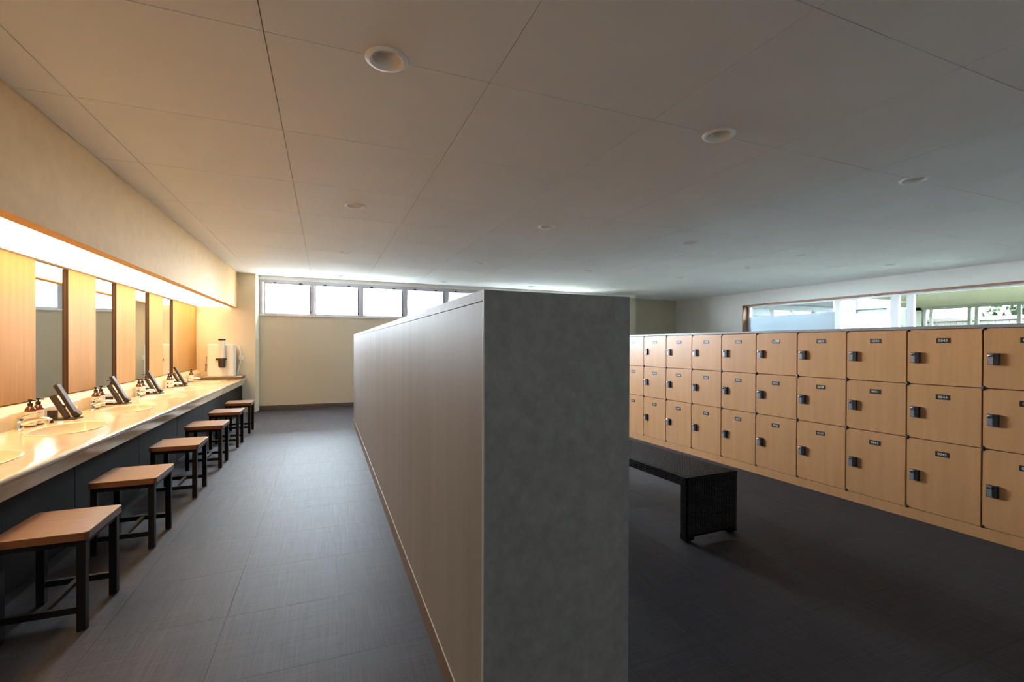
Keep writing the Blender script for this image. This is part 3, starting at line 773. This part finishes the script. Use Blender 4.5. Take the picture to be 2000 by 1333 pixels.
# ------------------------------------------------------------------ outside
gd = link('ground', MB().box(-60, 80, -40, 90, -0.5, -0.21).mesh('ground', 'ground')); gd['kind'] = 'structure'
def foliage(n, x0, x1, y0, y1, z0, z1, sz, seed, profile=None):
    rn = random.Random(seed); mb = MB()
    for _ in range(n):
        x = rn.uniform(x0, x1); y = rn.uniform(y0, y1); z = rn.uniform(z0, z1)
        if profile and not profile(x, y, z): continue
        u = Vector((rn.gauss(0, 1), rn.gauss(0, 1), rn.gauss(0, 1))).normalized(); v = u.cross(Vector((rn.gauss(0, 1), rn.gauss(0, 1), rn.gauss(0, 1)))).normalized()
        s = sz * rn.uniform(.6, 1.4); c = Vector((x, y, z))
        mb.face([c - u * s, c + v * s * .5, c + u * s, c - v * s * .5])
    return mb
for k, (cx, cy, h, rad) in enumerate(((2.2, 17.0, 5.0, 1.4), (6.2, 17.0, 6.0, 1.9), (10.6, 17.5, 6.5, 1.9))):
    t = thing('garden_tree', ['leafy green tree standing behind the garden shrub', 'larger leafy tree beyond the frosted windows', 'leafy tree behind the end of the far window strip'][k], 'tree', (cx, cy, -.21))
    zc = h * .55
    part('foliage', foliage(5200, -rad, rad, -rad * .7, rad * .7, .5, h, .16, 20 + k,
         lambda x, y, z, rad=rad, zc=zc, h=h: (x / rad) ** 2 + (y / (rad * .7)) ** 2 + ((z - zc) / (h * .5)) ** 2 < 1), ('leaf_a', 'leaf_b', 'leaf_a')[k], t)
    part('trunk', MB().tube([(0, 0, 0), (.05, .02, h * .3), (0, 0, h * .6)], [.12, .09, .05], 10), 'bark', t, True)
sh = thing('garden_shrub', 'tall green shrub showing through the third and fourth frosted panes', 'shrub', (2.75, 11.9, -.21))
part('foliage', foliage(12000, -1.35, 1.35, -.5, .5, .2, 4.6, .09, 31, lambda x, y, z: abs(x) < 1.35 - .12 * math.sin(z * 5) - .1 * abs(y)), 'leaf_a', sh)
part('core', MB().box(-1.1, 1.1, .1, .3, 0, 4.3), 'leaf_b', sh)
# porch beyond the long window
po = thing('porch', 'covered walkway with slatted soffit outside the long window', 'porch', (13.1, 5.5, -.21))
plank = MB().box(-2.05, 2.45, 0.004, .146, 2.66, 2.68).mesh('soffit_board', 'porch_board')
plank2 = MB().box(0.1, 2.45, 0.004, .146, 2.66, 2.68).mesh('soffit_board', 'porch_board')
for k in range(34): link('soffit_board', plank if k < 26 else plank2, po, (0, -2.6 + .15 * k, 0))
part('roof', MB().box(-2.1, 2.7, -2.8, 1.3, 2.69, 2.85).box(0.1, 2.7, 1.3, 2.6, 2.69, 2.85), 'porch_dark', po)
part('beam', MB().box(2.36, 2.50, -2.6, 2.5, 2.585, 2.665), 'porch_dark', po)
for y in (7.70, 7.555, 6.73, 6.59, 5.80):
    part('post', MB().box(2.40, 2.46, y - 5.5 - .035, y - 5.5 + .035, 0, 2.585), 'porch_dark', po)
part('dark_screen', MB().box(2.36, 2.44, 2.25, 3.2, 0, 2.66), 'porch_dark', po)
fe = thing('board_fence', 'pale plank fence beyond the walkway posts', 'fence', (18.2, 6.5, -.21))
fb = MB().box(0, .03, .004, .146, .05, 2.36).mesh('board', 'fence_board')
for k in range(46): link('board', fb, fe, (0, -4 + .15 * k, 0))
part('coping', MB().box(-.06, .09, -4.05, 2.95, 2.36, 2.47), 'fence_board', fe, bev=.01)
hg = thing('hedge', 'bright green hedge rising behind the plank fence', 'hedge', (20.0, 6.5, -.21))
part('foliage', foliage(8000, -.7, .7, -5, 1.6, .3, 3.7, .12, 5), 'leaf_a', hg)
part('core', MB().box(.5, .7, -5, 1.6, 0, 3.6), 'leaf_b', hg)
for k, y in enumerate((7.55, 6.7)):
    tt = tag(link('slender_tree', MB().tube([(0, -.35, 0), (0, -.15, 1.4), (0, .05, 2.3), (-.05, -.25, 3.1), (-.1, -.45, 4.0)], [.07, .06, .045, .035, .02], 8).mesh('slender_tree', 'bark', True), None, (19.0, y, -.21)),
             ('thin pale tree trunk leaning over the fence, left one', 'thin pale tree trunk leaning over the fence, right one')[k], 'tree')
# pale annex seen through the middle panes
an = thing('white_annex', 'white framed annex seen through the middle panes', 'building', (12.6, 7.55, -.21))
part('lower_wall', MB().box(0, .1, -.60, .72, 0, 2.40), 'neighbour_white', an)
part('frame', MB().box(-.03, .1, .17, .26, 2.40, 2.95).box(-.03, .1, -.62, -.55, 2.40, 2.95).box(-.03, .1, .63, .72, 2.40, 2.95).box(-.03, .1, -.6, .72, 2.95, 3.2).box(-.02, .1, -.6, .7, 2.505, 2.53), 'neighbour_white', an)
part('pane', MB().box(.03, .06, -.55, .17, 2.40, 2.72), 'neighbour_grey', an)
part('pane', MB().box(.03, .06, .26, .63, 2.53, 2.95), 'porch_dark', an)
part('transom', MB().box(.02, .06, -.55, .17, 2.72, 2.95), 'neighbour_white', an)
# neighbouring wing seen above the frosted film
nw = thing('neighbour_wing', 'neighbouring wing with bright window gaps above the frosted film', 'building', (17.5, 13.5, -.21))
part('lower_wall', MB().box(-4, 5, 0, .2, 0, 2.78), 'neighbour_white', nw)
part('header', MB().box(-4, 5, -.05, .2, 3.03, 3.25), 'neighbour_grey', nw)
part('canopy', MB().box(-4, 5, -5.2, .2, 3.25, 3.4), 'neighbour_grey', nw)
part('dark_bay', MB().box(-4, -.95, -.1, .2, 2.78, 3.03), 'neighbour_dark', nw)
for x in (-.66, .55, 1.9, 3.2):
    part('post', MB().box(x - .08, x + .08, 0, .15, 2.78, 3.03), 'neighbour_grey', nw)
